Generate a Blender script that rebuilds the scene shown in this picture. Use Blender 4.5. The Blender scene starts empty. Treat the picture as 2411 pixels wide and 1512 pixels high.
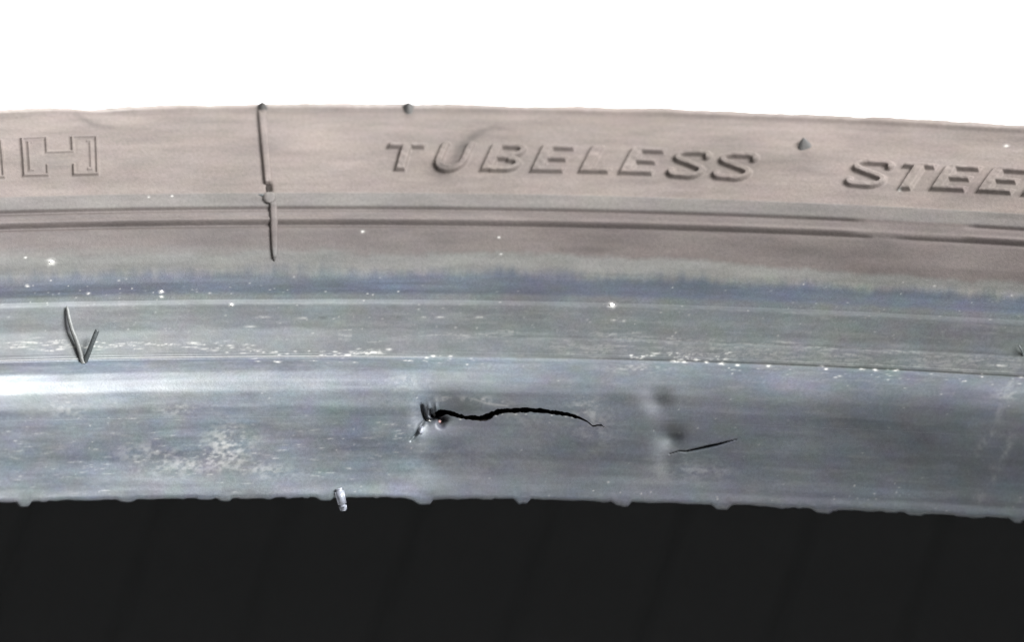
import bpy, math
import numpy as np
from mathutils import Vector, Matrix

# ------------------------------------------------------------------ camera, world, lamps
sc = bpy.context.scene
MM = 0.001
GROUND = -196.0                       # mm, the table level in tyre coordinates
TH = math.radians(8.5); DIST = 1200.0; ROLL = math.radians(0.95)

def W(p):                             # tyre millimetres -> world metres
    return (p[0]*MM, p[1]*MM, (p[2]-GROUND)*MM)

TGT = np.array([0.0, 206.0, 22.3])
FWD = np.array([0.0, math.cos(TH), -math.sin(TH)])
UP0 = np.array([0.0, math.sin(TH), math.cos(TH)]); RT0 = np.array([1.0, 0, 0])
RT = math.cos(ROLL)*RT0 + math.sin(ROLL)*UP0
UPV = -math.sin(ROLL)*RT0 + math.cos(ROLL)*UP0
EYE = TGT - DIST*FWD
FPX = 9600.0                          # focal length in pixels of a 1024 wide frame

cd = bpy.data.cameras.new('camera'); cam = bpy.data.objects.new('camera', cd)
sc.collection.objects.link(cam); sc.camera = cam
cd.lens = FPX/1024*36; cd.sensor_width = 36; cd.clip_start = 0.05; cd.clip_end = 60
m = Matrix(((RT[0], UPV[0], -FWD[0]), (RT[1], UPV[1], -FWD[1]), (RT[2], UPV[2], -FWD[2]))).to_4x4()
m.translation = Vector(W(EYE)); cam.matrix_world = m
cd.dof.use_dof = True; cd.dof.focus_distance = (DIST-5)*MM; cd.dof.aperture_fstop = 12

w = bpy.data.worlds.new('World'); sc.world = w; w.use_nodes = True
bg = w.node_tree.nodes['Background']; bg.inputs[0].default_value = (0.97, 0.985, 1.0, 1); bg.inputs[1].default_value = 0.27

def area(name, loc, target, size, power, col=(1, 1, 1), sy=None):
    ld = bpy.data.lights.new(name, 'AREA'); ld.energy = power; ld.size = size; ld.color = col
    if sy: ld.shape = 'RECTANGLE'; ld.size_y = sy
    o = bpy.data.objects.new(name, ld); sc.collection.objects.link(o)
    o.location = loc
    o.rotation_euler = (Vector(target)-Vector(loc)).to_track_quat('-Z', 'Y').to_euler()
    return o
area('window_light', (1.25, -0.8, 1.5), (0, 0.2, 0.2), 1.1, 84, (0.945, 0.975, 1.0), 0.8)
area('backdrop_fill', (-0.2, 1.7, 1.9), (0, 1.6, 0), 1.3, 40, (1.0, 0.965, 0.93))  # added lamp, aimed down at the backdrop to keep it white

sc.view_settings.view_transform = 'Standard'; sc.view_settings.look = 'None'
sc.view_settings.exposure = 1.55; sc.view_settings.gamma = 1
sc.view_settings.use_curve_mapping = False

rng = np.random.RandomState(7)

# ------------------------------------------------------------------ noise
_T = [np.random.RandomState(100+i).rand(256, 256) for i in range(8)]
def vn(x, y, k=0):
    x = np.asarray(x, float); y = np.asarray(y, float)
    xi = np.floor(x).astype(int); yi = np.floor(y).astype(int)
    fx = x-xi; fy = y-yi; fx = fx*fx*(3-2*fx); fy = fy*fy*(3-2*fy)
    t = _T[k % 8]; a = xi & 255; b = yi & 255; a1 = (xi+1) & 255; b1 = (yi+1) & 255
    return (t[a, b]*(1-fx)+t[a1, b]*fx)*(1-fy)+(t[a, b1]*(1-fx)+t[a1, b1]*fx)*fy
def fbm(x, y, k=0, o=4, g=.5):
    s = 0; A = 1; n = 0
    for i in range(o):
        s = s+A*vn(x*2**i+17.3*i, y*2**i+9.1*i, k+i); n += A; A *= g
    return s/n
def sst(a, b, x):
    t = np.clip((x-a)/(b-a), 0, 1); return t*t*(3-2*t)

# ------------------------------------------------------------------ cross-section of the tyre (r, z) in mm
OUT = [(204.5, 1.9), (202.0, 1.0), (200.9, 0.56), (200.25, 0.58), (200.0, 0.95), (200.3, 2.2), (200.58, 3.6), (200.76, 5.5), (200.84, 8.2), (200.93, 10.0),
       (201.1, 12.0), (201.56, 14.0), (202.1, 15.3), (202.75, 16.3), (203.8, 17.3), (204.45, 17.62), (204.6, 18.0), (205.1, 19.6), (205.6, 21.13), (206.15, 24.3),
       (206.85, 25.4), (207.6, 26.0), (208.3, 26.7), (209.0, 27.88), (210.0, 30.28), (211.8, 33.39), (213.0, 35.12),
       (214.40, 37.21), (215.61, 38.60), (216.83, 39.90), (218.04, 41.12), (219.25, 42.26), (220.46, 43.32), (221.68, 44.30), (222.89, 45.19), (224.10, 46.00), (224.35, 46.15), (224.55, 46.72), (225.2, 46.86), (227, 46.9), (230.5, 46.5),
       (240, 44), (255, 38), (270, 29), (282, 17), (289, 4), (292, -10), (293, -22), (286.5, -23), (286.5, -30), (293.6, -31), (294.5, -52),
       (287, -53), (287, -60), (294.7, -61), (295, -75)]
INN = [(204.5, 1.9), (212, 8), (218, 20), (223, 32), (231, 39.5), (242, 37), (255, 31), (268, 20), (276, 6), (280, -10), (281, -20), (281.8, -38), (282.5, -75)]

def resample(pts, step, sig):
    p = np.array(pts, float); d = np.r_[0, np.cumsum(np.hypot(*np.diff(p, axis=0).T))]
    s = np.arange(0, d[-1], step); q = np.c_[np.interp(s, d, p[:, 0]), np.interp(s, d, p[:, 1])]
    n = int(4*sig/step); k = np.exp(-.5*(np.arange(-n, n+1)*step/sig)**2); k /= k.sum()
    e = np.vstack([2*q[0]-q[n:0:-1], q, 2*q[-1]-q[-2:-n-2:-1]])
    q2 = np.c_[np.convolve(e[:, 0], k, 'valid'), np.convolve(e[:, 1], k, 'valid')]
    q2[0] = p[0]; q2[-1] = p[-1]
    s2 = np.r_[0, np.cumsum(np.hypot(*np.diff(q2, axis=0).T))]
    return s2, q2
PS, PQ = resample(OUT, 0.05, 0.16)
_t = np.gradient(PQ, axis=0); _t /= np.linalg.norm(_t, axis=1)[:, None]
PN = np.c_[-_t[:, 1], _t[:, 0]]
kk = np.exp(-.5*(np.arange(-8, 9)/4.)**2); kk /= kk.sum()
PN = np.c_[np.convolve(PN[:, 0], kk, 'same'), np.convolve(PN[:, 1], kk, 'same')]; PN /= np.linalg.norm(PN, axis=1)[:, None]
LS, LQ = resample(INN, 0.2, 1.2)

def warp(r, phi, z):                  # the demounted casing is slightly out of true
    A = (-5+15*(np.minimum(r, 227)-200)/27)*np.clip((280-r)/53, 0, 1)
    return z + A*(np.cos(phi)-1)

def surf(phi, s, h=0.0):
    r = np.interp(s, PS, PQ[:, 0]); z = np.interp(s, PS, PQ[:, 1])
    nr = np.interp(s, PS, PN[:, 0]); nz = np.interp(s, PS, PN[:, 1])
    r2 = r+nr*h; z2 = z+nz*h
    return np.stack([r2*np.sin(phi), r2*np.cos(phi), warp(r, phi, z2)], -1)

# points of the photograph (2411 px wide scale) found on the tyre's surface: (phi, s)
def _proj(p):
    v = p-EYE; d = v@FWD
    return (512+FPX*(v@RT)/d)*2.35449, (321.5-FPX*(v@UPV)/d)*2.35449
_gp = np.arange(-.37, .371, .001); _gs = np.arange(3.0, 66, .1)
_GP, _GS = np.meshgrid(_gp, _gs, indexing='ij')
_GX, _GY = _proj(surf(_GP, _GS))
S_CROWN = PS[np.argmin(abs(PQ[:, 0]-226.5)+10*(PQ[:, 1] < 40))]
_LC = {}
def loc(x, y):
    if (x, y) not in _LC: _LC[(x, y)] = _loc(x, y)
    return _LC[(x, y)]
def _loc(x, y):
    dd = (_GX-x)**2+(_GY-y)**2+1e6*(_GS > S_CROWN)
    i, j = np.unravel_index(np.argmin(dd), dd.shape); i = min(max(i, 1), len(_gp)-2); j = min(max(j, 1), len(_gs)-2)
    a = np.array([[(_GX[i+1, j]-_GX[i-1, j])/2, (_GX[i, j+1]-_GX[i, j-1])/2],
                  [(_GY[i+1, j]-_GY[i-1, j])/2, (_GY[i, j+1]-_GY[i, j-1])/2]])
    try: q = np.clip(np.linalg.solve(a, [x-_GX[i, j], y-_GY[i, j]]), -1, 1)
    except Exception: q = (0, 0)
    return _gp[i]+q[0]*.001, _gs[j]+q[1]*.1
def sl(y, x=960): return loc(x, y)[1]

S_TOE = PS[np.argmin(PQ[:400, 1])]
S_LINE = PS[np.argmin(abs(PQ[:, 0]-204.5)+abs(PQ[:, 1]-17.8))]
S_EDGE = PS[np.argmin(abs(PQ[:, 0]-206.3)+abs(PQ[:, 1]-24.5))]
S_G1, S_RB, S_G2 = sl(493), sl(518), sl(530)
S_STEP = sl(455)
S_TXT0, S_TXT1 = sl(409), sl(341)

# ------------------------------------------------------------------ the split: its line in (phi, s)
def crop(x, y): return (1050+x*.2696)/1.1526, (1030+y*.2696)/1.1526
CR = [(440, 392, 3), (500, 372, 38), (530, 352, 36), (600, 345, 26), (700, 368, 23), (780, 392, 20), (860, 398, 24), (950, 404, 26), (1010, 386, 31),
      (1100, 337, 29), (1200, 323, 24), (1350, 318, 28), (1500, 320, 26), (1650, 337, 23), (1750, 347, 22), (1850, 365, 18),
      (1930, 390, 15), (2000, 421, 10), (2040, 450, 8), (2075, 478, 7), (2120, 468, 8), (2160, 470, 7), (2205, 503, 1)]
_c = np.array([loc(*crop(a, b)) + (q*.2696/2.7139/8*1.12,) for a, b, q in CR])
T0 = float(np.mean([_c[:, 1].min(), _c[:, 1].max()])); T0 = round(T0, 3); CW = 4.6
def crack(phi):
    ins = (phi > _c[0, 0]) & (phi < _c[-1, 0])
    u = phi*200
    sh = np.interp(phi, _c[:, 0], _c[:, 1])-T0
    n = int(5)
    wd = np.interp(phi, _c[:, 0], _c[:, 2])*ins
    sh = sh + ins*((vn(u/.5, u*0, 3)-.5)*.09+(vn(u/.17, u*0, 5)-.5)*.05)
    wd = wd*(1+.35*(vn(u/.4, u*0+3, 4)-.5)+.3*(vn(u/.16, u*0+7, 2)-.5))
    fade = np.exp(-np.maximum(0, np.maximum(_c[0, 0]-phi, phi-_c[-1, 0]))*200/3.)
    return sh*fade, wd
DL = 0.004
def s_warp(t, phi):                   # pulls the mesh rows so that they follow the split
    sh, wd = crack(phi)
    tau = (t-T0)/CW; B = np.where(abs(tau) < 1, (1-tau**2)**2, 0)
    inner = abs(t-T0) <= DL
    q = (abs(t-T0)-DL)/1.6; Bw = np.where(q < 1, (1-np.clip(q, 0, 1))**2, 0)
    s_out = t + sh*B + np.sign(t-T0)*wd*Bw
    s_in = T0 + sh + (t-T0)/DL*wd
    return np.where(inner, s_in, s_out)

# ------------------------------------------------------------------ relief of the moulded surface
def seg(phi, s, pts, wide, deep):     # a groove (deep<0) or ridge along a polyline of photo points
    h = np.zeros_like(s)
    P = [loc(*p[:2]) for p in pts]; ws = [p[2] if len(p) > 2 else 1. for p in pts]
    x = phi*205; y = s
    for (a, b, wa, wb) in zip(P[:-1], P[1:], ws[:-1], ws[1:]):
        ax, ay, bx, by = a[0]*205, a[1], b[0]*205, b[1]
        m_ = (x > min(ax, bx)-3*wide) & (x < max(ax, bx)+3*wide) & (y > min(ay, by)-3*wide) & (y < max(ay, by)+3*wide)
        if not m_.any(): continue
        L2 = (bx-ax)**2+(by-ay)**2; t = np.clip(((x[m_]-ax)*(bx-ax)+(y[m_]-ay)*(by-ay))/L2, 0, 1)
        d = np.hypot(x[m_]-ax-t*(bx-ax), y[m_]-ay-t*(by-ay)); k = wa+(wb-wa)*t
        v = k*np.exp(-(d/(wide*(.35+.65*k)))**2)
        h[m_] = np.maximum(h[m_], v)
    return deep*h
def spot(phi, s, x, y, rx, ry, amp, rot=0):
    p0, s0 = loc(x, y); a = (phi-p0)*205; b = s-s0
    c, q = math.cos(rot), math.sin(rot); a, b = a*c+b*q, -a*q+b*c
    return amp*np.exp(-(a/rx)**2-(b/ry)**2)

def relief(phi, s):
    u = phi*205
    vis = sst(.42, .36, abs(phi))
    h = np.zeros_like(s)
    # circumferential mould lines of the sidewall
    ub = np.interp(1, [0, 1], [0, 1])
    ga = 1-sst(loc(1995, 520)[0], loc(2045, 520)[0], phi)*(1-sst(loc(2260, 540)[0], loc(2300, 540)[0], phi))
    gb = 1-sst(loc(2030, 560)[0], loc(2060, 560)[0], phi)*(1-sst(loc(2080, 560)[0], loc(2150, 560)[0], phi))*.8
    h += -.30*ga*np.exp(-((s-S_G1)/.30)**2)
    h += .30*(1-.6*(1-ga))*np.exp(-((s-S_RB)/.34)**2)
    h += -.34*gb*np.exp(-((s-S_G2)/.30)**2)
    h += .10*sst(S_STEP+.1, S_STEP-.15, s)*sst(S_G1-.2, S_G1+.5, s)
    # faint secondary lines
    h += -.05*np.exp(-((s-(S_LINE+2.55+.25*vn(u/14, u*0, 2)))/.16)**2)*sst(-8, 4, u)
    h += -.08*np.exp(-((s-(S_LINE+.12))/.12)**2)*sst(0, 20, u)
    h += .12*np.exp(-((s-(S_LINE+.02))/.16)**2)*sst(4, -25, u)
    # lip just above the toe
    h += -.08*np.exp(-((s-(S_TOE+1.9))/.5)**2)*sst(10, 40, u)
    h += vis*.5*(vn(u/15, s/10, 1)-.5)*sst(S_TOE+1, S_TOE+4, s)*sst(S_LINE+.5, S_LINE-3, s)
    h += vis*.13*(fbm(u/7, s/3.5, 2, 2)-.5)*sst(S_TOE+1, S_TOE+3, s)*sst(S_LINE, S_LINE-2, s)
    h += vis*.010*(fbm(u/1.4, s/.8, 3, 3)-.5)*sst(S_CROWN+1, S_CROWN-1, s)
    h += vis*.22*(fbm(u/9, s/6, 6, 2)-.5)*sst(S_G2+1, S_STEP+2, s)
    # ragged crown edge
    ce = sst(S_CROWN-2.6, S_CROWN-1.2, s)
    h += vis*ce*(.28*(fbm(u/3.5, u*0, 5, 3)-.5)+.10*(vn(u/.7, u*0, 1)-.5))
    h += ce*spot(phi, s, 232, 262, 2.2, 9, -.6)
    # damage on the bead seat: crease and dents
    sm = sst(S_TOE+2, S_TOE+5, s)*sst(S_LINE-.5, S_LINE-5, s)
    uc = loc(985, 1000)[0]*205+(s-10)*.12
    h += -.38*sm*sst(-2.5, 3.5, u-uc)*sst(S_LINE-4, S_LINE-8, s)*np.exp(-np.maximum(0, u-uc)/16.)*(1-.0*u)
    h += spot(phi, s, 966, 1000, 1.0, 2.4, .16, -.15)
    h += spot(phi, s, 1003, 985, .9, 1.3, -.75)
    h += spot(phi, s, 1012, 968, .25, .8, .35, .2)+spot(phi, s, 1028, 965, .18, .7, .3, .1)
    
    h += spot(phi, s, 1050, 978, 3.2, 1.9, -.5)
    h += spot(phi, s, 985, 1022, .5, .9, .16)
    h += spot(phi, s, 1548, 948, 1.5, 1.45, -.55)
    h += spot(phi, s, 1580, 1034, 1.4, 1.25, -.80)+spot(phi, s, 1566, 1075, 1.4, 2.4, -.25, .1)
    h += spot(phi, s, 1440, 955, 3.0, 1.6, -.16)
    h += spot(phi, s, 2060, 1060, 10, 3, -.25)
    h += spot(phi, s, 1042, 990, .7, .45, -.7)+spot(phi, s, 1022, 982, .35, .7, -.5)
    c2 = lambda a, b: crop(a, b)
    h += seg(phi, s, [c2(375, 440)+(1,), c2(330, 490)+(1,), c2(290, 565)+(1.,), c2(272, 590)+(.6,), c2(240, 620)+(.4,)], .17, -1.0)
    h += seg(phi, s, [c2(350, 270)+(.8,), c2(360, 330)+(1,), c2(385, 405)+(1.1,), c2(420, 440)+(1.,), c2(480, 415)+(1.2,), c2(530, 380)+(1,)], .20, -1.3)
    h += seg(phi, s, [c2(440, 320)+(.9,), c2(445, 370)+(1.,), c2(470, 400)+(.8,)], .17, -1.1)
    h += seg(phi, s, [c2(520, 400)+(1,), c2(545, 460)+(1.2,), c2(575, 430)+(1,)], .30, -1.2)
    sl_ = lambda a, b: ((1650+a*.2117)/1.1526, (1000+b*.2117)/1.1526)
    h += seg(phi, s, [sl_(790, 1110)+(.25,), sl_(920, 1070)+(.35,), sl_(1000, 1078)+(.55,), sl_(1150, 1045)+(.95,), sl_(1280, 1015)+(1.1,), sl_(1400, 990)+(.9,), sl_(1520, 955)+(.5,), sl_(1650, 918)+(.15,)], .105, -1.2)
    # notch in the mould seam
    h += spot(phi, s, 634, 443, .30, .8, -.7)
    return h

def toe_lip(phi, s):                  # moulded ends of the liner ribs show as small drops below the toe
    pitch = 2*math.pi/101; a = ((phi-.0081+.5*pitch) % pitch - .5*pitch)*200; a = a+1.1*(vn(phi*200/2.6, phi*0, 6)-.5)
    k = np.floor((phi-.0081+.5*pitch)/pitch)
    b = sst(-1.55, -.55, a)*sst(1.35, .6, a)*(.75+.5*vn(k*3.7, k*0, 2))
    u = phi*200
    return (-.46*b*(.55+.9*vn(k*5.1+2, k*0, 6))-.26*(fbm(u/1.5, u*0, 4, 4)-.5)-.12*(vn(u/5, u*0, 3)-.5)-.14*sst(.62, .85, vn(u/1.1, u*0, 1)))*np.exp(-((s-S_TOE)/1.0)**2)

# ------------------------------------------------------------------ surface colour (albedo): dust, bloom, scuffs, dent shade
def splat(img, phis, ss, x, y, rx, ry, amp, rot=0.):
    p0, s0 = loc(x, y)
    i0, i1 = np.searchsorted(phis, [p0-3*rx/205-.001, p0+3*rx/205+.001])
    j0, j1 = np.searchsorted(ss, [s0-3*ry-3*rx*abs(math.sin(rot))-2.5, s0+3*ry+3*rx*abs(math.sin(rot))+2.5])
    if i1 <= i0 or j1 <= j0: return
    PH, S = img['phi'][i0:i1, j0:j1], img['s'][i0:i1, j0:j1]
    a = (PH-p0)*205; b = S-s0; c, q = math.cos(rot), math.sin(rot); a, b = a*c+b*q, -a*q+b*c
    v = amp*np.exp(-(a/rx)**2-(b/ry)**2)
    img['d'][i0:i1, j0:j1] = np.maximum(img['d'][i0:i1, j0:j1], v) if amp > 0 else np.minimum(img['d'][i0:i1, j0:j1], v)

def colour(phi, s, phis, ts):
    u = phi*205
    rag = (fbm(u/6, s/3, 0, 4)-.5)
    rag2 = (fbm(u/.9, s/5, 5, 3)-.5)
    c_side = np.array([.089, .073, .065]); c_side2 = np.array([.063, .052, .048])
    c_band = np.array([.071, .063, .058]); c_dustb = np.array([.068, .065, .060])
    c_blue = np.array([.025, .029, .037]); c_face = np.array([.037, .040, .041])
    c_seat = np.array([.051, .0565, .065]); 
    def lay(c, col, mk): return c*(1-mk[..., None])+np.asarray(col)*mk[..., None]
    c = np.ones(s.shape+(3,))*c_seat
    c = lay(c, c_face, sst(S_LINE-.05, S_LINE+.15, s))
    c = lay(c, c_blue, sst(S_EDGE+.7, S_EDGE+1.7, s+.3*rag2))
    s_b = sl(640); s_a = sl(598)
    xr = phi
    drop = 1.2*sst(.05, .3, phi)
    c = lay(c, c_dustb, sst(s_b-1.2, s_b+.9, s+1.8*rag+1.0*rag2+drop*.3))
    c = lay(c, c_side2*.84, sst(s_a-.5, s_a+.5, s+1.3*rag+.5*rag2+drop)*(.55+.45*sst(-.25, .0, phi)))
    c = lay(c, c_side2*.84, sst(s_a+.5, s_a+1.5, s+.6*rag))
    c = lay(c, c_side2, sst(S_G2+.1, S_G2+.5, s))
    c = lay(c, c_band, sst(S_G1+.1, S_G1+.5, s))
    c = lay(c, c_side, sst(S_STEP-.2, S_STEP+.2, s))
    # grey-blue mottling, stronger on the bead
    bead = sst(s_b+1, s_b-1, s)
    m1 = fbm(u/3.2, s/2.2, 1, 4)-.5; m2 = fbm(u/2.4, s/2.0, 3, 4)-.5; m3 = fbm(u/2.8+40, s/1.8, 6, 4)-.5
    amp = (.10+.42*bead)
    c = c*(1+np.stack([m1*amp*.55, m2*amp*.48, m3*amp*.62], -1))
    # streaks that run round the bead
    st = fbm(u/7, s/.42, 2, 4)-.5; st2 = fbm(u/16, s/.9, 4, 3)-.5
    lf = sst(20, -25, u)
    c = c*(1+((.20+.2*lf)*bead+.06)*st+((.2+.2*lf)*bead+.05)*st2)[..., None]
    cloud = fbm(u/9+5, s/4, 4, 5)-.5
    c = c*(1+.6*cloud*bead)[..., None]
    smud = fbm(u/11+9, s/3.2, 2, 5)-.5; smud2 = fbm(u/5, s/.8+4, 6, 4)-.5
    c = c*(1+(.55*smud+.34*smud2)*(1-bead))[..., None]
    # grain
    g = rng.rand(*s.shape)-.5
    c = c*(1+(.06+.20*bead)*g)[..., None]
    # dust, chalk and flecks
    img = {'phi': phi, 's': s, 'd': np.zeros_like(s)}
    R = np.random.RandomState(3)
    def fl(x0, x1, yf, dy, n, rx, ry, lo, hi, rot=0):
        for _ in range(n):
            x = R.uniform(x0, x1); splat(img, phis, ts, x, yf(x)+R.normal()*dy, R.uniform(*rx), R.uniform(*ry), R.uniform(lo, hi), rot+R.normal()*.06)
    line = lambda x: np.interp(x, [0, 850, 1300, 1600, 2411], [858, 845, 838, 850, 884])
    fl(0, 240, lambda x: 812+.0*x, 8, 22, (.25, 1.6), (.05, .10), .3, .8)
    fl(70, 160, lambda x: 823, 3, 10, (.4, 1.2), (.05, .09), .5, .9)
    fl(190, 470, lambda x: 820-.02*x, 5, 26, (.2, .9), (.05, .09), .3, .8)
    fl(470, 620, lambda x: 815+(x-470)*.1, 7, 26, (.15, .6), (.06, .12), .25, .55)
    fl(620, 920, lambda x: line(x)-14, 5, 26, (.12, .45), (.07, .13), .35, .85)
    for (x, y, a, b) in [(875, 832, 1.3, .18), (820, 838, .7, .15), (655, 853, .35, .16), (740, 851, .3, .13), (1020, 840, .3, .14), (1060, 840, .25, .12), (960, 851, .6, .12), (1005, 843, .25, .12)]:
        splat(img, phis, ts, x, y, a, b, .85)
    fl(600, 1300, lambda x: line(x)+4, 5, 26, (.1, .3), (.06, .12), .2, .6)
    fl(1480, 2411, lambda x: line(x)+14, 7, 40, (.08, .3), (.07, .13), .15, .6)
    fl(1480, 1720, lambda x: line(x)-8, 6, 40, (.15, .5), (.06, .13), .3, .7)
    for (x, y, a) in [(1590, 852, .5), (1612, 853, .35), (1640, 848, .3), (1662, 854, .3), (1700, 858, .4), (1737, 861, .25), (1810, 863, .3), (2030, 870, .3), (2060, 872, .25), (2110, 873, .35), (1945, 870, .2)]:
        splat(img, phis, ts, x, y, a, .16, .9)
    fl(780, 2411, lambda x: np.interp(x, [780, 1300, 1600, 2411], [798, 785, 805, 848])+R.normal()*4, 4, 150, (.4, 2.4), (.07, .18), .05, .19)
    fl(1300, 2411, lambda x: np.interp(x, [1300, 1600, 2411], [815, 828, 868]), 10, 200, (.4, 2.2), (.10, .25), .04, .15)
    for (x, y, a) in [(620, 748, 1.0), (1035, 748, .9), (1130, 748, .9), (1000, 748, .5), (1220, 748, .3), (720, 750, 1.4), (1445, 755, .5), (1468, 757, .5), (590, 770, 1.)]:
        splat(img, phis, ts, x, y, a*.7, .11, .38)
    for (x, y, a) in [(925, 748, 1.2), (760, 749, .7), (1260, 749, 1.0), (860, 750, .6)]:
        splat(img, phis, ts, x, y, a*.8, .16, -.85)
    # flecks of the upper groove
    fl(0, 1000, lambda x: 700-.01*x, 14, 34, (.06, .12), (.06, .10), .2, .6)
    for (x, y, a) in [(120, 618, .45), (65, 674, .22), (208, 692, .2), (380, 688, .25), (380, 700, .22), (545, 719, .25), (60, 607, .15), (853, 546, .22), (1440, 720, .42), (1175, 560, .15), (350, 465, .15), (405, 463, .15), (2370, 343, .3), (2118, 448, .2), (1180, 600, .15)]:
        splat(img, phis, ts, x, y, a, a*.8, .95)
    # chalky patches on the seat
    pm = .5*fbm(u/1.5, s/.8, 7, 3)+.5*fbm(u/.5, s/.28, 2, 3)
    patch = sum(spot(phi, s, x, y, a, b, k, r_) for (x, y, a, b, k, r_) in
                [(540, 1045, 3.0, 2.3, .8, .2), (440, 1090, 6, 1.6, .55, .1), (330, 1065, 3, 1.2, .4, 0), (620, 1110, 4, 1.0, .45, 0), (160, 965, 3.5, .9, .4, 0), (420, 965, 3, .8, .45, 0),
                 (1150, 945, 2.5, .5, .7, -.1), (1230, 985, 5, 1.5, .2, 0), (2375, 935, 2.0, .9, .45, 0), (1060, 941, 2.0, .35, .8, 0), (1400, 1010, 3, 3, .3, 0),
                 (1100, 1080, 9, 3, .12, 0), (1380, 960, 2, 1.2, .5, 0), (1640, 1110, 5, 1.5, .3, 0), (1500, 870, 4, .8, .4, 0), (960, 900, 3, .8, .35, 0), (60, 925, 4, .8, .35, 0)])
    d2 = np.clip(patch, 0, 1)*sst(.38, .70, pm)*.60
    for (a, b) in [((2385, 905), (2345, 1000)), ((2345, 1000), (2305, 1065)), ((2385, 1030), (2330, 1140)), ((2330, 1140), (2300, 1180))]:
        d2 = np.maximum(d2, seg(phi, s, [a+(1,), b+(1,)], .55, 1.0)*sst(.25, .75, fbm(u/.6, s/.8, 2, 3))*.20)
    d2 = np.maximum(d2, (.045*sst(.50, .80, fbm(u/3.5+3, s/.45, 1, 5))+.035*sst(.58, .85, fbm(u/.45, s/.3, 6, 3)))*bead*sst(S_EDGE+.2, S_EDGE-.2, s))
    d2 = np.maximum(d2, seg(phi, s, [(1105, 938, .6), (1150, 952, 1), (1195, 957, .7)], .13, .35))
    fl(0, 2411, lambda x: 1020+0*x, 75, 150, (.07, .16), (.05, .11), .1, .45)
    fl(0, 1000, lambda x: 1080+0*x, 50, 160, (.15, .8), (.05, .10), .10, .35)
    fl(1000, 2411, lambda x: 1150+.02*x, 25, 60, (.07, .16), (.06, .12), .2, .7)
    fl(0, 2411, lambda x: 670+.01*x, 18, 30, (.07, .16), (.06, .12), .15, .5)
    fl(0, 2411, lambda x: 760, 30, 150, (.07, .2), (.06, .12), .08, .3)
    splat(img, phis, ts, 2350, 862, 1.1, .13, .6)
    for (x, y, a_) in [(740, 405, .16), (1100, 368, .12), (1165, 355, .12), (1300, 352, .2), (1660, 362, .12), (1800, 375, .14), (1865, 386, .13), (1400, 352, .12)]:
        splat(img, phis, ts, *crop(x, y+6), a_, .07, .85)
    brk = sst(.34, .56, fbm(u/.35, s/.16, 4, 3)); d1 = np.where(img['d'] > .8, img['d'], img['d']*(.25+.9*brk))
    d1 = np.maximum(d1, .5*np.exp(-((s-S_LINE)/.07)**2)*sst(-2, -22, u)*(abs(phi) < .4))
    d = np.clip(np.maximum(d1, d2), 0, 1); dk = np.clip(-img['d'], 0, 1)
    dust = np.array([.36, .345, .32])
    c = lay(c, dust, d*.8)
    c = c*(1-.6*dk)[..., None]
    # dark smears on the sidewall, and painted shade in the bead dents
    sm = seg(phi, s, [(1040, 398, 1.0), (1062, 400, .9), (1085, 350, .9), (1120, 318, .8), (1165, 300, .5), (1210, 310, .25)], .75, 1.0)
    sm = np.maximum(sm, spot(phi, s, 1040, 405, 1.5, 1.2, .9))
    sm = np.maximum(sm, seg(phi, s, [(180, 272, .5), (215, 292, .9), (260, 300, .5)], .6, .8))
    sm = np.maximum(sm, spot(phi, s, 1583, 1028, .7, .6, .7)+spot(phi, s, 1550, 943, .6, .6, .5))  # shade in the hollows of two bead dents, put into the colour
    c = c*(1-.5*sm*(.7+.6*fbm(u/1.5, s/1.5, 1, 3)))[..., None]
    c = np.clip(c, .008, .8)
    duller = sst(-.5, 3.5, u-(loc(985, 1000)[0]*205+(s-10)*.12)+2.*(fbm(u/2, s/1.5, 3, 3)-.5))*sst(S_LINE-1.5, S_LINE-6, s)
    c = c*(1-.44*duller-.07*sst(20, 60, u)*sst(S_LINE-2, S_LINE-6, s)*sst(S_TOE+2, S_TOE+6, s))[..., None]
    rough = .42+.10*duller+.16*sst(-20, 10, u)*sst(S_LINE-2, S_LINE, s)+.2*d+.15*sst(S_LINE, S_LINE+.5, s)+.12*(1-bead)+.12*(fbm(u/2.2, s/1.3, 5, 3)-.5)
    rough = rough+spot(phi, s, 1535, 965, 2.2, 2.0, .22)+spot(phi, s, 1566, 1050, 2.2, 2.0, .22)+spot(phi, s, 1000, 1010, 2.5, 2.0, .12)
    return np.concatenate([c, np.clip(rough, .2, 1)[..., None]], -1)

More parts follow.
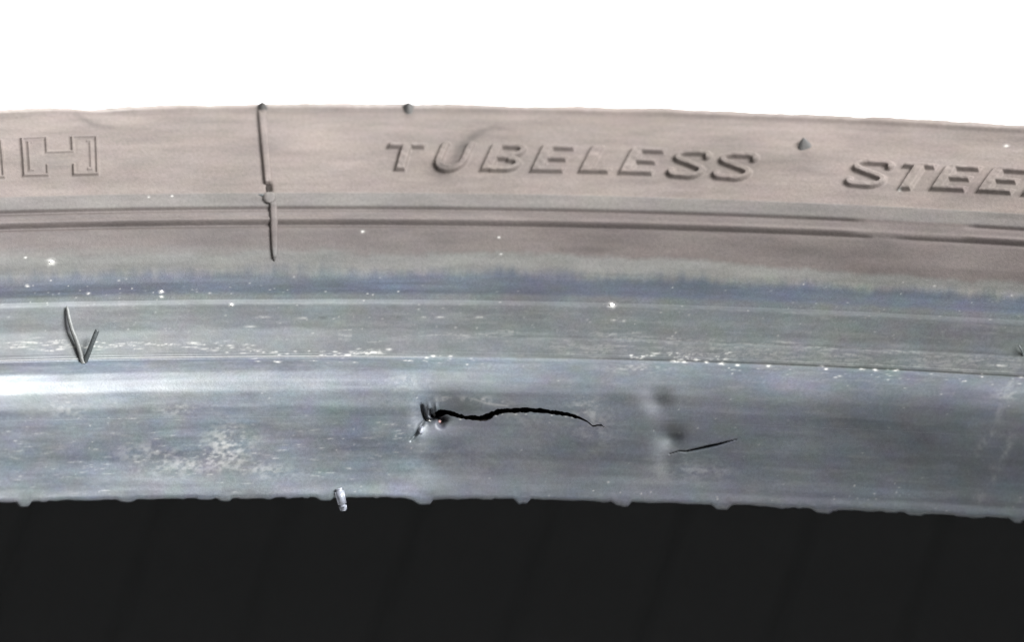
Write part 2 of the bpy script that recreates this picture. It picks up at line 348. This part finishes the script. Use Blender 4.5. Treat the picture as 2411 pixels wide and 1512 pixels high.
# ------------------------------------------------------------------ materials
def rubber(name, base=None, rough=.5, bump=.25, scale=1.0, spec=.5):
    mt = bpy.data.materials.new(name); mt.use_nodes = True; nt = mt.node_tree; N = nt.nodes; L = nt.links
    b = N['Principled BSDF']; b.inputs['Specular IOR Level'].default_value = spec
    tc = N.new('ShaderNodeTexCoord')
    n1 = N.new('ShaderNodeTexNoise'); n1.inputs['Scale'].default_value = 2600*scale; n1.inputs['Detail'].default_value = 4
    L.new(tc.outputs['Object'], n1.inputs['Vector'])
    n2 = N.new('ShaderNodeTexNoise'); n2.inputs['Scale'].default_value = 5200*scale; n2.inputs['Detail'].default_value = 5
    L.new(tc.outputs['Object'], n2.inputs['Vector'])
    mr = N.new('ShaderNodeMapRange'); mr.inputs[1].default_value = .3; mr.inputs[2].default_value = .7
    mr.inputs[3].default_value = .90; mr.inputs[4].default_value = 1.10; L.new(n1.outputs['Fac'], mr.inputs[0])
    if base is None:
        at = N.new('ShaderNodeAttribute'); at.attribute_name = 'tone'
        col = at.outputs['Color']; L.new(at.outputs['Alpha'], b.inputs['Roughness'])
    else:
        rgb = N.new('ShaderNodeRGB'); rgb.outputs[0].default_value = (*base, 1); col = rgb.outputs[0]
        b.inputs['Roughness'].default_value = rough
    mx = N.new('ShaderNodeVectorMath'); mx.operation = 'SCALE'
    L.new(col, mx.inputs[0]); L.new(mr.outputs[0], mx.inputs['Scale']); L.new(mx.outputs[0], b.inputs['Base Color'])
    ad = N.new('ShaderNodeMath'); ad.operation = 'ADD'; L.new(n1.outputs['Fac'], ad.inputs[0]); L.new(n2.outputs['Fac'], ad.inputs[1])
    bp = N.new('ShaderNodeBump'); bp.inputs['Strength'].default_value = bump; bp.inputs['Distance'].default_value = .00022
    L.new(ad.outputs[0], bp.inputs['Height']); L.new(bp.outputs[0], b.inputs['Normal'])
    return mt
M_TONE = rubber('weathered_rubber', bump=.05)
M_SIDE = rubber('bloomed_rubber', bump=.13, spec=.22)
M_LINER = rubber('liner_rubber', (.0165, .0165, .0165), .75, .1, .5, .3)
M_TORN = rubber('torn_rubber', (.016, .012, .010), .85, .5, 1, .2)
M_DARK = rubber('dark_rubber', (.030, .034, .034), .5, .2)
M_NUB = rubber('nub_rubber', (.04, .037, .034), .75, .2)
M_GREY = rubber('grey_rubber', (.085, .085, .08), .5, .2)
M_TREAD = rubber('tread_rubber', (.03, .03, .03), .7, .3, .5)
M_TAG = rubber('glossy_rubber', (.14, .145, .165), .28, .1)
M_WHITE = rubber('white_crumb', (.75, .72, .68), .6, .3)
M_PINK = rubber('pink_thread', (.75, .45, .42), .4, .1)

# ------------------------------------------------------------------ mesh builders
def link(name, me, mat, parent=None, label=None):
    o = bpy.data.objects.new(name, me); sc.collection.objects.link(o)
    if mat: me.materials.append(mat)
    if parent: o.parent = parent
    if label: o['label'] = label
    return o
def grid_mesh(name, V, mat, parent, tone=None, wrap=False, label=None, flip=False, keep=None):
    a, b = V.shape[:2]
    co = (V.reshape(-1, 3)-np.array([0, 0, GROUND]))*MM
    ii = np.arange(a if wrap else a-1)[:, None]; jj = np.arange(b-1)[None]
    i2 = (ii+1) % a
    q = np.stack([ii*b+jj, i2*b+jj, i2*b+jj+1, ii*b+jj+1], -1)
    if keep is not None: q = q[keep]
    q = q.reshape(-1, 4)
    if flip: q = q[:, ::-1]
    used = np.unique(q); mp = np.full(a*b, -1); mp[used] = np.arange(len(used)); q = mp[q]; co = co[used]
    me = bpy.data.meshes.new(name)
    me.vertices.add(len(co)); me.vertices.foreach_set('co', co.astype(np.float32).ravel())
    me.loops.add(q.size); me.loops.foreach_set('vertex_index', q.ravel().astype(np.int32))
    me.polygons.add(len(q)); me.polygons.foreach_set('loop_start', np.arange(0, q.size, 4, dtype=np.int32))
    try: me.polygons.foreach_set('loop_total', np.full(len(q), 4, dtype=np.int32))
    except Exception: pass
    me.update(calc_edges=True)
    me.polygons.foreach_set('use_smooth', np.ones(len(q), bool))
    if tone is not None:
        at = me.attributes.new('tone', 'FLOAT_COLOR', 'POINT')
        at.data.foreach_set('color', tone.reshape(-1, 4)[used].astype(np.float32).ravel())
    return link(name, me, mat, parent, label)

root = bpy.data.objects.new('tyre', None); sc.collection.objects.link(root)
root['label'] = 'scuffed black rubber tyre lying flat, its torn bead and lettered sidewall facing the camera'
root['category'] = 'tyre'

fine = np.arange(-.355, .3551, .0006)
coarse = np.arange(.375, 2*math.pi-.37, .03)
PH = np.r_[fine, coarse]; PH = PH[PH < 2*math.pi-.357]

# bead: rows dense round the split
tr = np.r_[np.arange(0, S_TOE+.8, .06), np.arange(S_TOE+.8, T0-.5, .13), T0-np.array([.4, .3, .22, .16, .11, .075, .045, .02, .01]),
           T0+DL*np.array([-1, -.97, -.9, -.7, -.35, 0, .35, .7, .9, .97, 1]), T0+np.array([.01, .02, .045, .075, .11, .16, .22, .3, .4, .5]),
           np.arange(T0+.63, S_LINE-.6, .13), np.arange(S_LINE-.6, S_LINE+.6, .06), np.arange(S_LINE+.6, S_EDGE-.5, .14), np.arange(S_EDGE-.5, S_EDGE+.4, .06)]
S_CUT = tr[-1]
G_PH, G_T = np.meshgrid(PH, tr, indexing='ij')
G_S = s_warp(G_T, np.where(G_PH > math.pi, G_PH-2*math.pi, G_PH))
PHs = np.where(G_PH > math.pi, G_PH-2*math.pi, G_PH)
H = relief(PHs, G_S)
_, wd = crack(PHs)
sig = (G_T-T0)/DL
dep = np.where(abs(sig) <= 1, -(1-abs(sig)**5)*np.minimum(4.5, 11*wd), 0)
V = surf(G_PH, G_S, H+dep)
# lips of the split curl a little
V[..., 2] += toe_lip(G_PH, G_S)
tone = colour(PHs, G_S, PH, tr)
jin = (abs(tr[:-1]-T0) <= DL-1e-9+0) & (abs(tr[1:]-T0) <= DL+1e-9)
wq = np.minimum(wd[:, 5], np.roll(wd[:, 5], -1)) > .0
inside = (wq[:, None] & jin[None])
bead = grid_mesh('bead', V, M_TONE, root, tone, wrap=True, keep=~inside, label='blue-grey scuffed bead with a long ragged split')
split = grid_mesh('split', V, M_TORN, bead, None, wrap=True, keep=inside, label='long wavy black split torn through the bead')

# upper sidewall
ts = np.r_[S_CUT, np.arange(S_CUT+.06, S_EDGE+1.2, .08), np.arange(S_EDGE+1.2, S_G1-.8, .15), ]
ts = np.r_[S_CUT, np.arange(S_CUT+.07, sl(560), .12), np.arange(sl(560)+.0, S_G1+1.2, .08), np.arange(S_G1+1.3, S_CROWN-2.6, .14), np.arange(S_CROWN-2.6, S_CROWN+2, .07)]
ts = np.unique(np.round(ts, 5)); ts = ts[np.r_[True, np.diff(ts) > .02]]; ts[0] = S_CUT
ts = np.r_[ts, np.arange(ts[-1]+.8, ts[-1]+9, 1.0), ]
ts = np.r_[ts, np.arange(ts[-1]+3, PS[-1], 1.6), PS[-1]]
A_, B_ = np.meshgrid(PH, ts, indexing='ij')
As = np.where(A_ > math.pi, A_-2*math.pi, A_)
S_SH = PS[np.argmin(abs(PQ[:, 1]+10)+(PQ[:, 0] < 280)*99)]
Vs = surf(A_, B_, relief(As, B_))
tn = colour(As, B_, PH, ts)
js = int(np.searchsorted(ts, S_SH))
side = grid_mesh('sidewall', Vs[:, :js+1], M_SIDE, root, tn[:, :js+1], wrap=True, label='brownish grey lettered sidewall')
PHc = np.r_[np.arange(-.36, 2*math.pi-.36, .02)]
tt = np.r_[ts[js:]]
C_, D_ = np.meshgrid(PHc, tt, indexing='ij')
Vt = surf(C_, D_)
low = Vt[:, ::-1].copy()
low[..., 2] = -150-low[..., 2]
grid_mesh('tread', np.concatenate([Vt, low[:, 1:]], 1), M_TREAD, root, None, wrap=True)
# lower sidewall and bead (mirror image, plain)
tl = np.r_[np.arange(0, 3, .2), np.arange(3, S_SH, .8), S_SH]
C_, D_ = np.meshgrid(PHc, tl, indexing='ij')
r_ = np.interp(D_, PS, PQ[:, 0]); z_ = np.interp(D_, PS, PQ[:, 1])
Vl = np.stack([r_*np.sin(C_), r_*np.cos(C_), -150-z_], -1)
grid_mesh('sidewall', Vl, M_TREAD, root, None, wrap=True, flip=True, label='plain lower sidewall resting on the table')
# inner liner with slanting ribs
lt = np.r_[np.arange(0, LS[-1]-62, 1.0), np.arange(LS[-1]-62, LS[-1], .35), LS[-1]]
PHl = np.r_[np.arange(-.36, .3601, .0018), np.arange(.38, 2*math.pi-.37, .02)]
E_, F_ = np.meshgrid(PHl, lt, indexing='ij')
rl = np.interp(F_, LS, LQ[:, 0]); zl = np.interp(F_, LS, LQ[:, 1])
pitch = 2*math.pi/101
ph2 = np.where(E_ > math.pi, E_-2*math.pi, E_)-.0155+(-19-zl)*(.021/17.6)
a = ((ph2+.5*pitch) % pitch-.5*pitch)*281
gr = -.6*np.exp(-(a/.4)**2)*sst(8, -8, zl)
rl2 = rl-gr
Vi = np.stack([rl2*np.sin(E_), rl2*np.cos(E_), warp(rl, E_, zl)], -1)
Vj = np.stack([rl*np.sin(E_), rl*np.cos(E_), -150-zl], -1)[:, ::-1]
Vi[:, -1] = Vj[:, 0]
grid_mesh('inner_liner', np.concatenate([Vi, Vj[:, 1:]], 1), M_LINER, root, None, wrap=True, flip=True, label='matt black inner liner with slanting ribs')

# ------------------------------------------------------------------ raised lettering
def box(X, Y, x0, y0, x1, y1):
    dx = np.maximum(x0-X, X-x1); dy = np.maximum(y0-Y, Y-y1)
    return np.where((dx > 0) & (dy > 0), np.hypot(dx, dy), np.maximum(dx, dy))
def stroke(X, Y, pts, t):
    d = np.full(X.shape, 9.)
    for (ax, ay), (bx, by) in zip(pts[:-1], pts[1:]):
        L2 = (bx-ax)**2+(by-ay)**2+1e-9; k = np.clip(((X-ax)*(bx-ax)+(Y-ay)*(by-ay))/L2, 0, 1)
        d = np.minimum(d, np.hypot(X-ax-k*(bx-ax), Y-ay-k*(by-ay)))
    return d-t
def arcp(cx, cy, rx, ry, a0, a1, n=14):
    return [(cx+rx*math.cos(math.radians(a0+(a1-a0)*i/n)), cy+ry*math.sin(math.radians(a0+(a1-a0)*i/n))) for i in range(n+1)]
def glyph(ch, X, Y, w, h, tv, th):    # tv stem width, th bar height
    if ch == 'T': return np.minimum(box(X, Y, 0, h-th, w, h), box(X, Y, w/2-tv/2, 0, w/2+tv/2, h))
    if ch == 'L': return np.minimum(box(X, Y, 0, 0, w, th), box(X, Y, 0, 0, tv, h))
    if ch == 'E':
        return np.minimum.reduce([box(X, Y, 0, 0, w, th), box(X, Y, 0, h/2-th/2, w*.93, h/2+th/2), box(X, Y, 0, h-th, w, h), box(X, Y, 0, 0, tv, h)])
    if ch == 'H':
        return np.minimum.reduce([box(X, Y, 0, 0, tv, h), box(X, Y, w-tv, 0, w, h), box(X, Y, 0, .24*h, w, .61*h)])
    if ch == 'I': return box(X, Y, 0, 0, w, h)
    k = tv/th
    if ch == 'U':
        r = w/2-tv/2
        p = [(0, h)]+[(0, h*.45)]
        pts = [(tv/2, h-.05)]+arcp(w/2, .42*h, w/2-tv/2, .42*h-th/2, 180, 360)+[(w-tv/2, h-.05)]
        return stroke(X, Y, pts, (tv+th)/4)
    if ch == 'B':
        t = (tv+th)/4
        o = stroke(X, Y, [(w*.35, h-th/2), (w*.68, h-th/2)]+arcp(w*.68, h*.75, w*.28-t*.4, h*.25-th/2, 90, -90)+[(w*.35, h/2)], t*.8)
        o2 = stroke(X, Y, [(w*.35, h/2), (w*.68, h/2)]+arcp(w*.68, h*.26, w*.32-t*.4, h*.26-th/2, 90, -90)+[(w*.3, th/2)], t*.8)
        return np.minimum.reduce([o, o2, box(X, Y, 0, 0, tv, h), box(X, Y, 0, 0, w*.6, th), box(X, Y, 0, h-th, w*.6, h)])
    if ch == 'S':
        t = th*.56
        p = arcp(w*.70, h*.76, w*.24, h*.24-th/2, 0, 90, 6)+arcp(w*.30, h*.76, w*.26, h*.24-th/2, 90, 235, 9)+arcp(w*.70, h*.24, w*.26, h*.26-th/2, 55, -90, 9)+arcp(w*.30, h*.24, w*.24, h*.24-th/2, -90, -180, 6)
        return stroke(X, Y, p, t)
    return np.full(X.shape, 9.)

def word(letters, label, relief_h=.62, outline=False):
    vs = []; qs = []; tns = []; off = 0
    for ch, x0, x1, yb, yt, shear, tv, th in letters:
        pa, sa = loc(x0, yb); pb, _ = loc(x1, yb); _, sb = loc(x0, yt)
        rr = float(np.interp((sa+sb)/2, PS, PQ[:, 0])); wmm = (pb-pa)*rr; hmm = sb-sa
        X, Y = np.meshgrid(np.arange(-.7, wmm+shear+.9, .07), np.arange(-.7, hmm+.7, .07), indexing='ij')
        XX = X-shear*np.clip(Y/hmm, -.2, 1.2)
        d = glyph(ch, XX, Y, wmm, hmm, tv, th)
        phi = pa+X/rr; s = sa+Y
        if outline:
            barz = sst(tv-.2, tv+.1, XX)*sst(wmm-tv+.2, wmm-tv-.1, XX) if ch == 'H' else 0*XX
            h = .16*sst(.0, -.85, d)+.36*np.exp(-((d+.12)/.19)**2)*(1-.75*barz*(XX*0+(Y < .4*hmm)))+.2*np.exp(-((d+.9)/.18)**2)*((XX < tv*.42)+(XX > wmm-tv*.42))
            edge = sst(.25, .5, d)
        else:
            h = relief_h*sst(.16, -.26, d)*(.92+.16*vn(X/.5+x0, Y/.5, 2))
            edge = sst(.2, .45, d)
        h = h-.06*edge+.012
        v = surf(phi, s, relief(phi, s)+h)
        a_, b_ = d.shape
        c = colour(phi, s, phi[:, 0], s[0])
        ii, jj = np.meshgrid(np.arange(a_-1), np.arange(b_-1), indexing='ij')
        ok = np.minimum.reduce([d[:-1, :-1], d[1:, :-1], d[:-1, 1:], d[1:, 1:]]) < .5
        ii, jj = ii[ok], jj[ok]
        qs.append(np.stack([ii*b_+jj, (ii+1)*b_+jj, (ii+1)*b_+jj+1, ii*b_+jj+1], -1)+off)
        vs.append(v.reshape(-1, 3)); tns.append(c.reshape(-1, 4)); off += a_*b_
    v = np.concatenate(vs); q = np.concatenate(qs); t = np.concatenate(tns)
    used = np.unique(q); mp = np.full(len(v), -1); mp[used] = np.arange(len(used)); q = mp[q]
    me = bpy.data.meshes.new('lettering')
    me.from_pydata([tuple(W(p)) for p in v[used]], [], q.tolist()); me.update()
    me.polygons.foreach_set('use_smooth', np.ones(len(q), bool))
    at = me.attributes.new('tone', 'FLOAT_COLOR', 'POINT'); at.data.foreach_set('color', t[used].astype(np.float32).ravel())
    return link('lettering', me, M_SIDE, side, label)

TV, TH_ = 1.55, .78
sh = 1.55
TUB = [('T', 898, 984, 404, 341, sh*.7, TV*.85, TH_), ('U', 1010, 1092, 407, 343, sh, TV*.8, TH_*1.1), ('B', 1130, 1215, 406, 342, sh, TV, TH_*.9), ('E', 1248, 1325, 408, 344, sh, TV, TH_),
       ('L', 1362, 1432, 410, 346, sh, TV, TH_), ('E', 1456, 1535, 413, 350, sh, TV, TH_), ('S', 1566, 1645, 420, 355, sh, TV, TH_), ('S', 1672, 1755, 424, 360, sh, TV, TH_)]
word(TUB, 'raised moulded word TUBELESS')
STE = [('S', 1984, 2072, 440, 376, sh, TV, TH_), ('T', 2092, 2168, 447, 384, sh, TV, TH_), ('E', 2190, 2272, 450, 388, sh, TV, TH_), ('E', 2300, 2382, 456, 394, sh, TV, TH_), ('L', 2406, 2480, 464, 402, sh, TV, TH_)]
word(STE, 'raised moulded word STEEL, cut off by the picture edge')
word([('H', 55, 232, 417, 327, .7, 3.3, 1.4), ('I', -60, 11, 423, 332, .7, 3, 1.4)], 'large outlined letter H with a slimmer outlined letter before it', outline=True)

# ------------------------------------------------------------------ small moulded and loose rubber pieces
def relief1(p, s): return relief(np.array([[p]]), np.array([[s]]))[0, 0]
def strip(name, pts, H0, mat, parent, label=None, sub=6):
    # pts: (x, y, width mm) in photo points; a low half-round ridge that follows the surface
    P = [loc(x, y)+(w_,) for x, y, w_ in pts]
    P = np.array(P); t = np.linspace(0, len(P)-1, (len(P)-1)*sub+1); k = np.arange(len(P))
    ph = np.interp(t, k, P[:, 0]); s = np.interp(t, k, P[:, 1]); wd_ = np.interp(t, k, P[:, 2])
    rr = np.interp(s, PS, PQ[:, 0]); x = ph*rr
    dx = np.gradient(x); dy = np.gradient(s); L_ = np.hypot(dx, dy)+1e-9; nx, ny = -dy/L_, dx/L_
    a = np.linspace(-1, 1, 11)[None]
    X = x[:, None]+nx[:, None]*a*wd_[:, None]/2; S = s[:, None]+ny[:, None]*a*wd_[:, None]/2
    endf = np.minimum(1, np.minimum(np.arange(len(t)), np.arange(len(t))[::-1])/2.)[:, None]
    PHI = X/rr[:, None]
    h = relief(PHI, S)*.6+H0*np.sqrt(np.clip(1-a**4, 0, 1))*(.3+.7*endf)*np.minimum(1, wd_[:, None]/.6)-.04
    v = surf(PHI, S, h)
    tn_ = colour(PHI, S, PHI[:, 5] if PHI[0, 5] <= PHI[-1, 5] else PHI[::-1, 5], np.sort(S[0]))
    return grid_mesh(name, v, mat, parent, tn_ if mat in (M_TONE, M_SIDE) else None, label=label)
strip('mould_seam', [(616, 256, 1.15), (619, 300, 1.15), (623, 345, 1.1), (627, 385, 1.05), (630, 425, 1.0), (631, 434, .9)], .6, M_SIDE, side, 'upper raised radial seam rib')
strip('mould_seam', [(642, 474, .95), (644, 500, 1.05), (645, 545, 1.05), (646, 585, .95), (646, 606, .6), (646, 617, .15)], .5, M_SIDE, side, 'lower raised radial seam rib tapering to a point')
strip('seam_knot', [(632, 454, .8), (633, 461, 1.7), (634, 469, 1.9), (636, 476, 1.5), (638, 482, .5)], .5, M_SIDE, side, 'small flattened knot between the two seam ribs')
strip('seam_gap', [(631, 433, .35), (632, 440, .6), (633, 450, .6), (633, 456, .4)], .25, M_TORN, side, 'short black gap in the radial seam')
strip('seam_knot', [(606, 458, .15), (616, 461, .35), (626, 464, .5)], .3, M_DARK, side, 'thin flash tail beside the knot')

def tube(name, pts, radii, mat, parent, label=None, n=12, flat=1.0):
    # pts in mm coordinates
    P = np.array(pts, float); k = np.arange(len(P)); t = np.linspace(0, len(P)-1, (len(P)-1)*6+1)
    # smooth Catmull-like interpolation
    Q = np.stack([np.interp(t, k, P[:, i]) for i in range(3)], -1); R_ = np.interp(t, k, radii)
    for _ in range(3): Q[1:-1] = (Q[:-2]+2*Q[1:-1]+Q[2:])/4
    T_ = np.gradient(Q, axis=0); T_ /= np.linalg.norm(T_, axis=1)[:, None]
    ref = np.array([0, 1., 0]); vs = []
    e = len(t)
    cap = np.sqrt(np.clip(1-(1-np.minimum(1, (np.arange(e)[::-1])/2.5))**2, 0, 1)); R_ = R_*np.maximum(cap, .05)
    rings = []
    for i in range(e):
        a1 = np.cross(T_[i], ref); a1 /= np.linalg.norm(a1); a2 = np.cross(a1, T_[i])
        ang = np.linspace(0, 2*math.pi, n, endpoint=False)
        rings.append(Q[i]+R_[i]*(np.cos(ang)[:, None]*a1+flat*np.sin(ang)[:, None]*a2))
    V_ = np.array(rings).transpose(1, 0, 2)
    return grid_mesh(name, V_, mat, parent, None, wrap=True, label=label)
def at(x, y, h=0.): p, s = loc(x, y); return surf(p, s, relief1(p, s)+h)
tube('vent_whisker', [at(196, 856, -.1), at(188, 835, .35), at(178, 806, .6), at(167, 780, .7), at(160, 752, .6), at(156, 722, .3)], [.33, .31, .29, .27, .24, .20], M_GREY, bead, 'long thin bent rubber whisker', flat=.8)
tube('vent_whisker', [at(199, 853, .0), at(203, 840, .8), at(209, 820, 1.4), at(215, 802, 1.8), at(220, 788, 2.0), at(222, 780, 2.1)], [.38, .33, .30, .30, .30, .26], M_DARK, bead, 'short thick dark rubber whisker')
tube('vent_whisker', [at(2409, 838, .0), at(2408, 828, .3), at(2404, 820, .5), at(2401, 813, .5)], [.12, .12, .11, .08], M_DARK, bead, 'tiny dark whisker at the picture edge')
def nub(x, y, r0, hh, label, lean=(0, 0)):
    p, s = loc(x, y); a = np.linspace(0, 2*math.pi, 18, endpoint=False)[:, None]; k = np.linspace(0, 1, 8)[None]
    rad = r0*(1-k)**.8*(1+.15*np.sin(3*a+x))+.04
    r = np.interp(s, PS, PQ[:, 0])
    c = surf(p, s, relief1(p, s)-.35)
    e1 = np.array([math.cos(p), -math.sin(p), 0]); nn = surf(p, s, 1.)-surf(p, s, 0.); e2 = np.cross(nn, e1)
    v = c+(rad*np.cos(a))[..., None]*e1+(rad*np.sin(a))[..., None]*e2+(hh*k*np.ones_like(a))[..., None]*nn+np.array([lean[0], 0, lean[1]])*k[..., None]
    grid_mesh('vent_nub', v, M_NUB, side, None, wrap=True, flip=True, label=label)
nub(961, 254, .9, 1.0, 'dark pointed nub on the crown above the lettering', (0, .25))
nub(617, 256, .75, 1.15, 'dark pointed nub topping the radial seam', (0, .4))
nub(1893, 345, 1.0, 1.1, 'dark pointed nub between the two raised words', (0, .5))

# moulded tag at the toe
def slab(name, c0, c1, wd_, thick, mat, parent, label=None):
    import bmesh
    c0 = np.array(c0); c1 = np.array(c1); ax = c1-c0; L_ = np.linalg.norm(ax); ax /= L_
    n_ = np.array([0, -1., 0.15]); x_ = np.cross(ax, n_); x_ /= np.linalg.norm(x_); n_ = np.cross(x_, ax)
    bm = bmesh.new(); bmesh.ops.create_cube(bm, size=1)
    bmesh.ops.bevel(bm, geom=list(bm.edges), offset=.16, segments=4, affect='EDGES')
    for v in bm.verts:
        t_ = v.co.y+.5; k = wd_*(1.08-.2*t_)
        p = c0+ax*L_*t_+x_*v.co.x*k+n_*(v.co.z*thick-.25*thick*np.sin(t_*3))
        v.co = Vector(W(p))
    me = bpy.data.meshes.new(name); bm.to_mesh(me); bm.free()
    me.polygons.foreach_set('use_smooth', np.ones(len(me.polygons), bool))
    return link(name, me, mat, parent, label)
pa = at(797, 1154, .18)
pd = lambda x, y, f=0.: pa+np.array([(x-797)/2.3545/8, -f, -(y-1154)/2.3545/8])
slab('rubber_tag', pd(797, 1152, 0), pd(808, 1196, .15), 1.15, .55, M_TAG, bead, 'small glossy rubber tag hanging over the toe edge')
slab('rubber_tag', pd(806, 1192, -.35), pd(810, 1206, -.3), .95, .7, M_TAG, bead, 'pale tip of the rubber tag')

# torn threads in the mouth of the split
def thread(p0, p1, r0, h0, h1, mat, label):
    a_ = at(*crop(*p0), h0); b_ = at(*crop(*p1), h1); mid = (a_+b_)/2+np.array([0, -.1, 0])
    tube('torn_flap', [a_, mid, b_], [r0, r0*.9, r0*.5], mat, bead, label)
thread((395, 300), (400, 420), .26, -.55, -.15, M_GREY, 'grey torn flap at the left end of the split')
thread((470, 330), (490, 400), .22, -.5, -.1, M_GREY, 'second small torn flap inside the split')
thread((530, 452), (548, 430), .20, -.2, .12, M_PINK, 'tiny pink torn bit at the mouth of the split')
thread((410, 425), (450, 438), .07, .05, .1, M_WHITE, 'pale torn sliver at the mouth of the split')
strip('torn_flap', [crop(350, 480)+(.3,), crop(348, 505)+(.65,), crop(345, 530)+(.7,), crop(340, 560)+(.3,)], .28, M_TAG, bead, 'shiny raised blister below the split end')

# ------------------------------------------------------------------ loose crumbs
def crumb(x, y, rx, ry, label):
    p, s = loc(x, y); c = surf(p, s, relief1(p, s)+.04)
    a = np.linspace(0, 2*math.pi, 14, endpoint=False)[:, None]; k = np.linspace(-math.pi/2, math.pi/2, 9)[None]
    w_ = 1+.3*np.sin(3*a+x)*np.cos(k)
    v = np.stack([rx*w_*np.cos(a)*np.cos(k), ry*.7*w_*np.sin(a)*np.cos(k)*1., ry*np.sin(k)*np.ones_like(a)], -1)+c
    o = grid_mesh('dust_crumb', v, M_WHITE, None, None, wrap=True, flip=True)
    o['label'] = label; o['category'] = 'crumb'; o['group'] = 'white crumbs lying on the tyre bead'
crumb(1440, 719, .28, .20, 'bright white crumb on the bead above the split, right of centre')
crumb(120, 617, .32, .16, 'pale oblong crumb below the outlined letter H')
crumb(545, 719, .17, .17, 'shiny white crumb on the bead ridge below the radial seam')
crumb(381, 688, .15, .14, 'small white crumb on the ridge right of the rubber whiskers')

# ------------------------------------------------------------------ white table and backdrop
def backdrop():
    prof = [(-4.0, 0), (1.6, 0)]+[(1.6+.9*math.sin(t), .9-.9*math.cos(t)) for t in np.linspace(.05, math.pi/2, 16)]+[(2.5, 4.0)]
    vs = []; fs = []
    for x in (-5, 5): vs += [(x, y, z-.0005) for y, z in prof]
    n = len(prof)
    for i in range(n-1): fs.append((i, i+n, i+n+1, i+1))
    me = bpy.data.meshes.new('backdrop'); me.from_pydata(vs, [], fs); me.update()
    me.polygons.foreach_set('use_smooth', np.ones(len(me.polygons), bool))
    mt = bpy.data.materials.new('white_paper'); mt.use_nodes = True; nt = mt.node_tree
    b = nt.nodes['Principled BSDF']; b.inputs['Roughness'].default_value = .8
    n1 = nt.nodes.new('ShaderNodeTexNoise'); n1.inputs['Scale'].default_value = 3
    cr = nt.nodes.new('ShaderNodeValToRGB'); cr.color_ramp.elements[0].color = (.86, .855, .85, 1); cr.color_ramp.elements[1].color = (.9, .9, .9, 1)
    nt.links.new(n1.outputs['Fac'], cr.inputs[0]); nt.links.new(cr.outputs[0], b.inputs['Base Color'])
    o = link('backdrop', me, mt); o['kind'] = 'structure'; o['label'] = 'white table surface sweeping up into a blown-out white background'
backdrop()
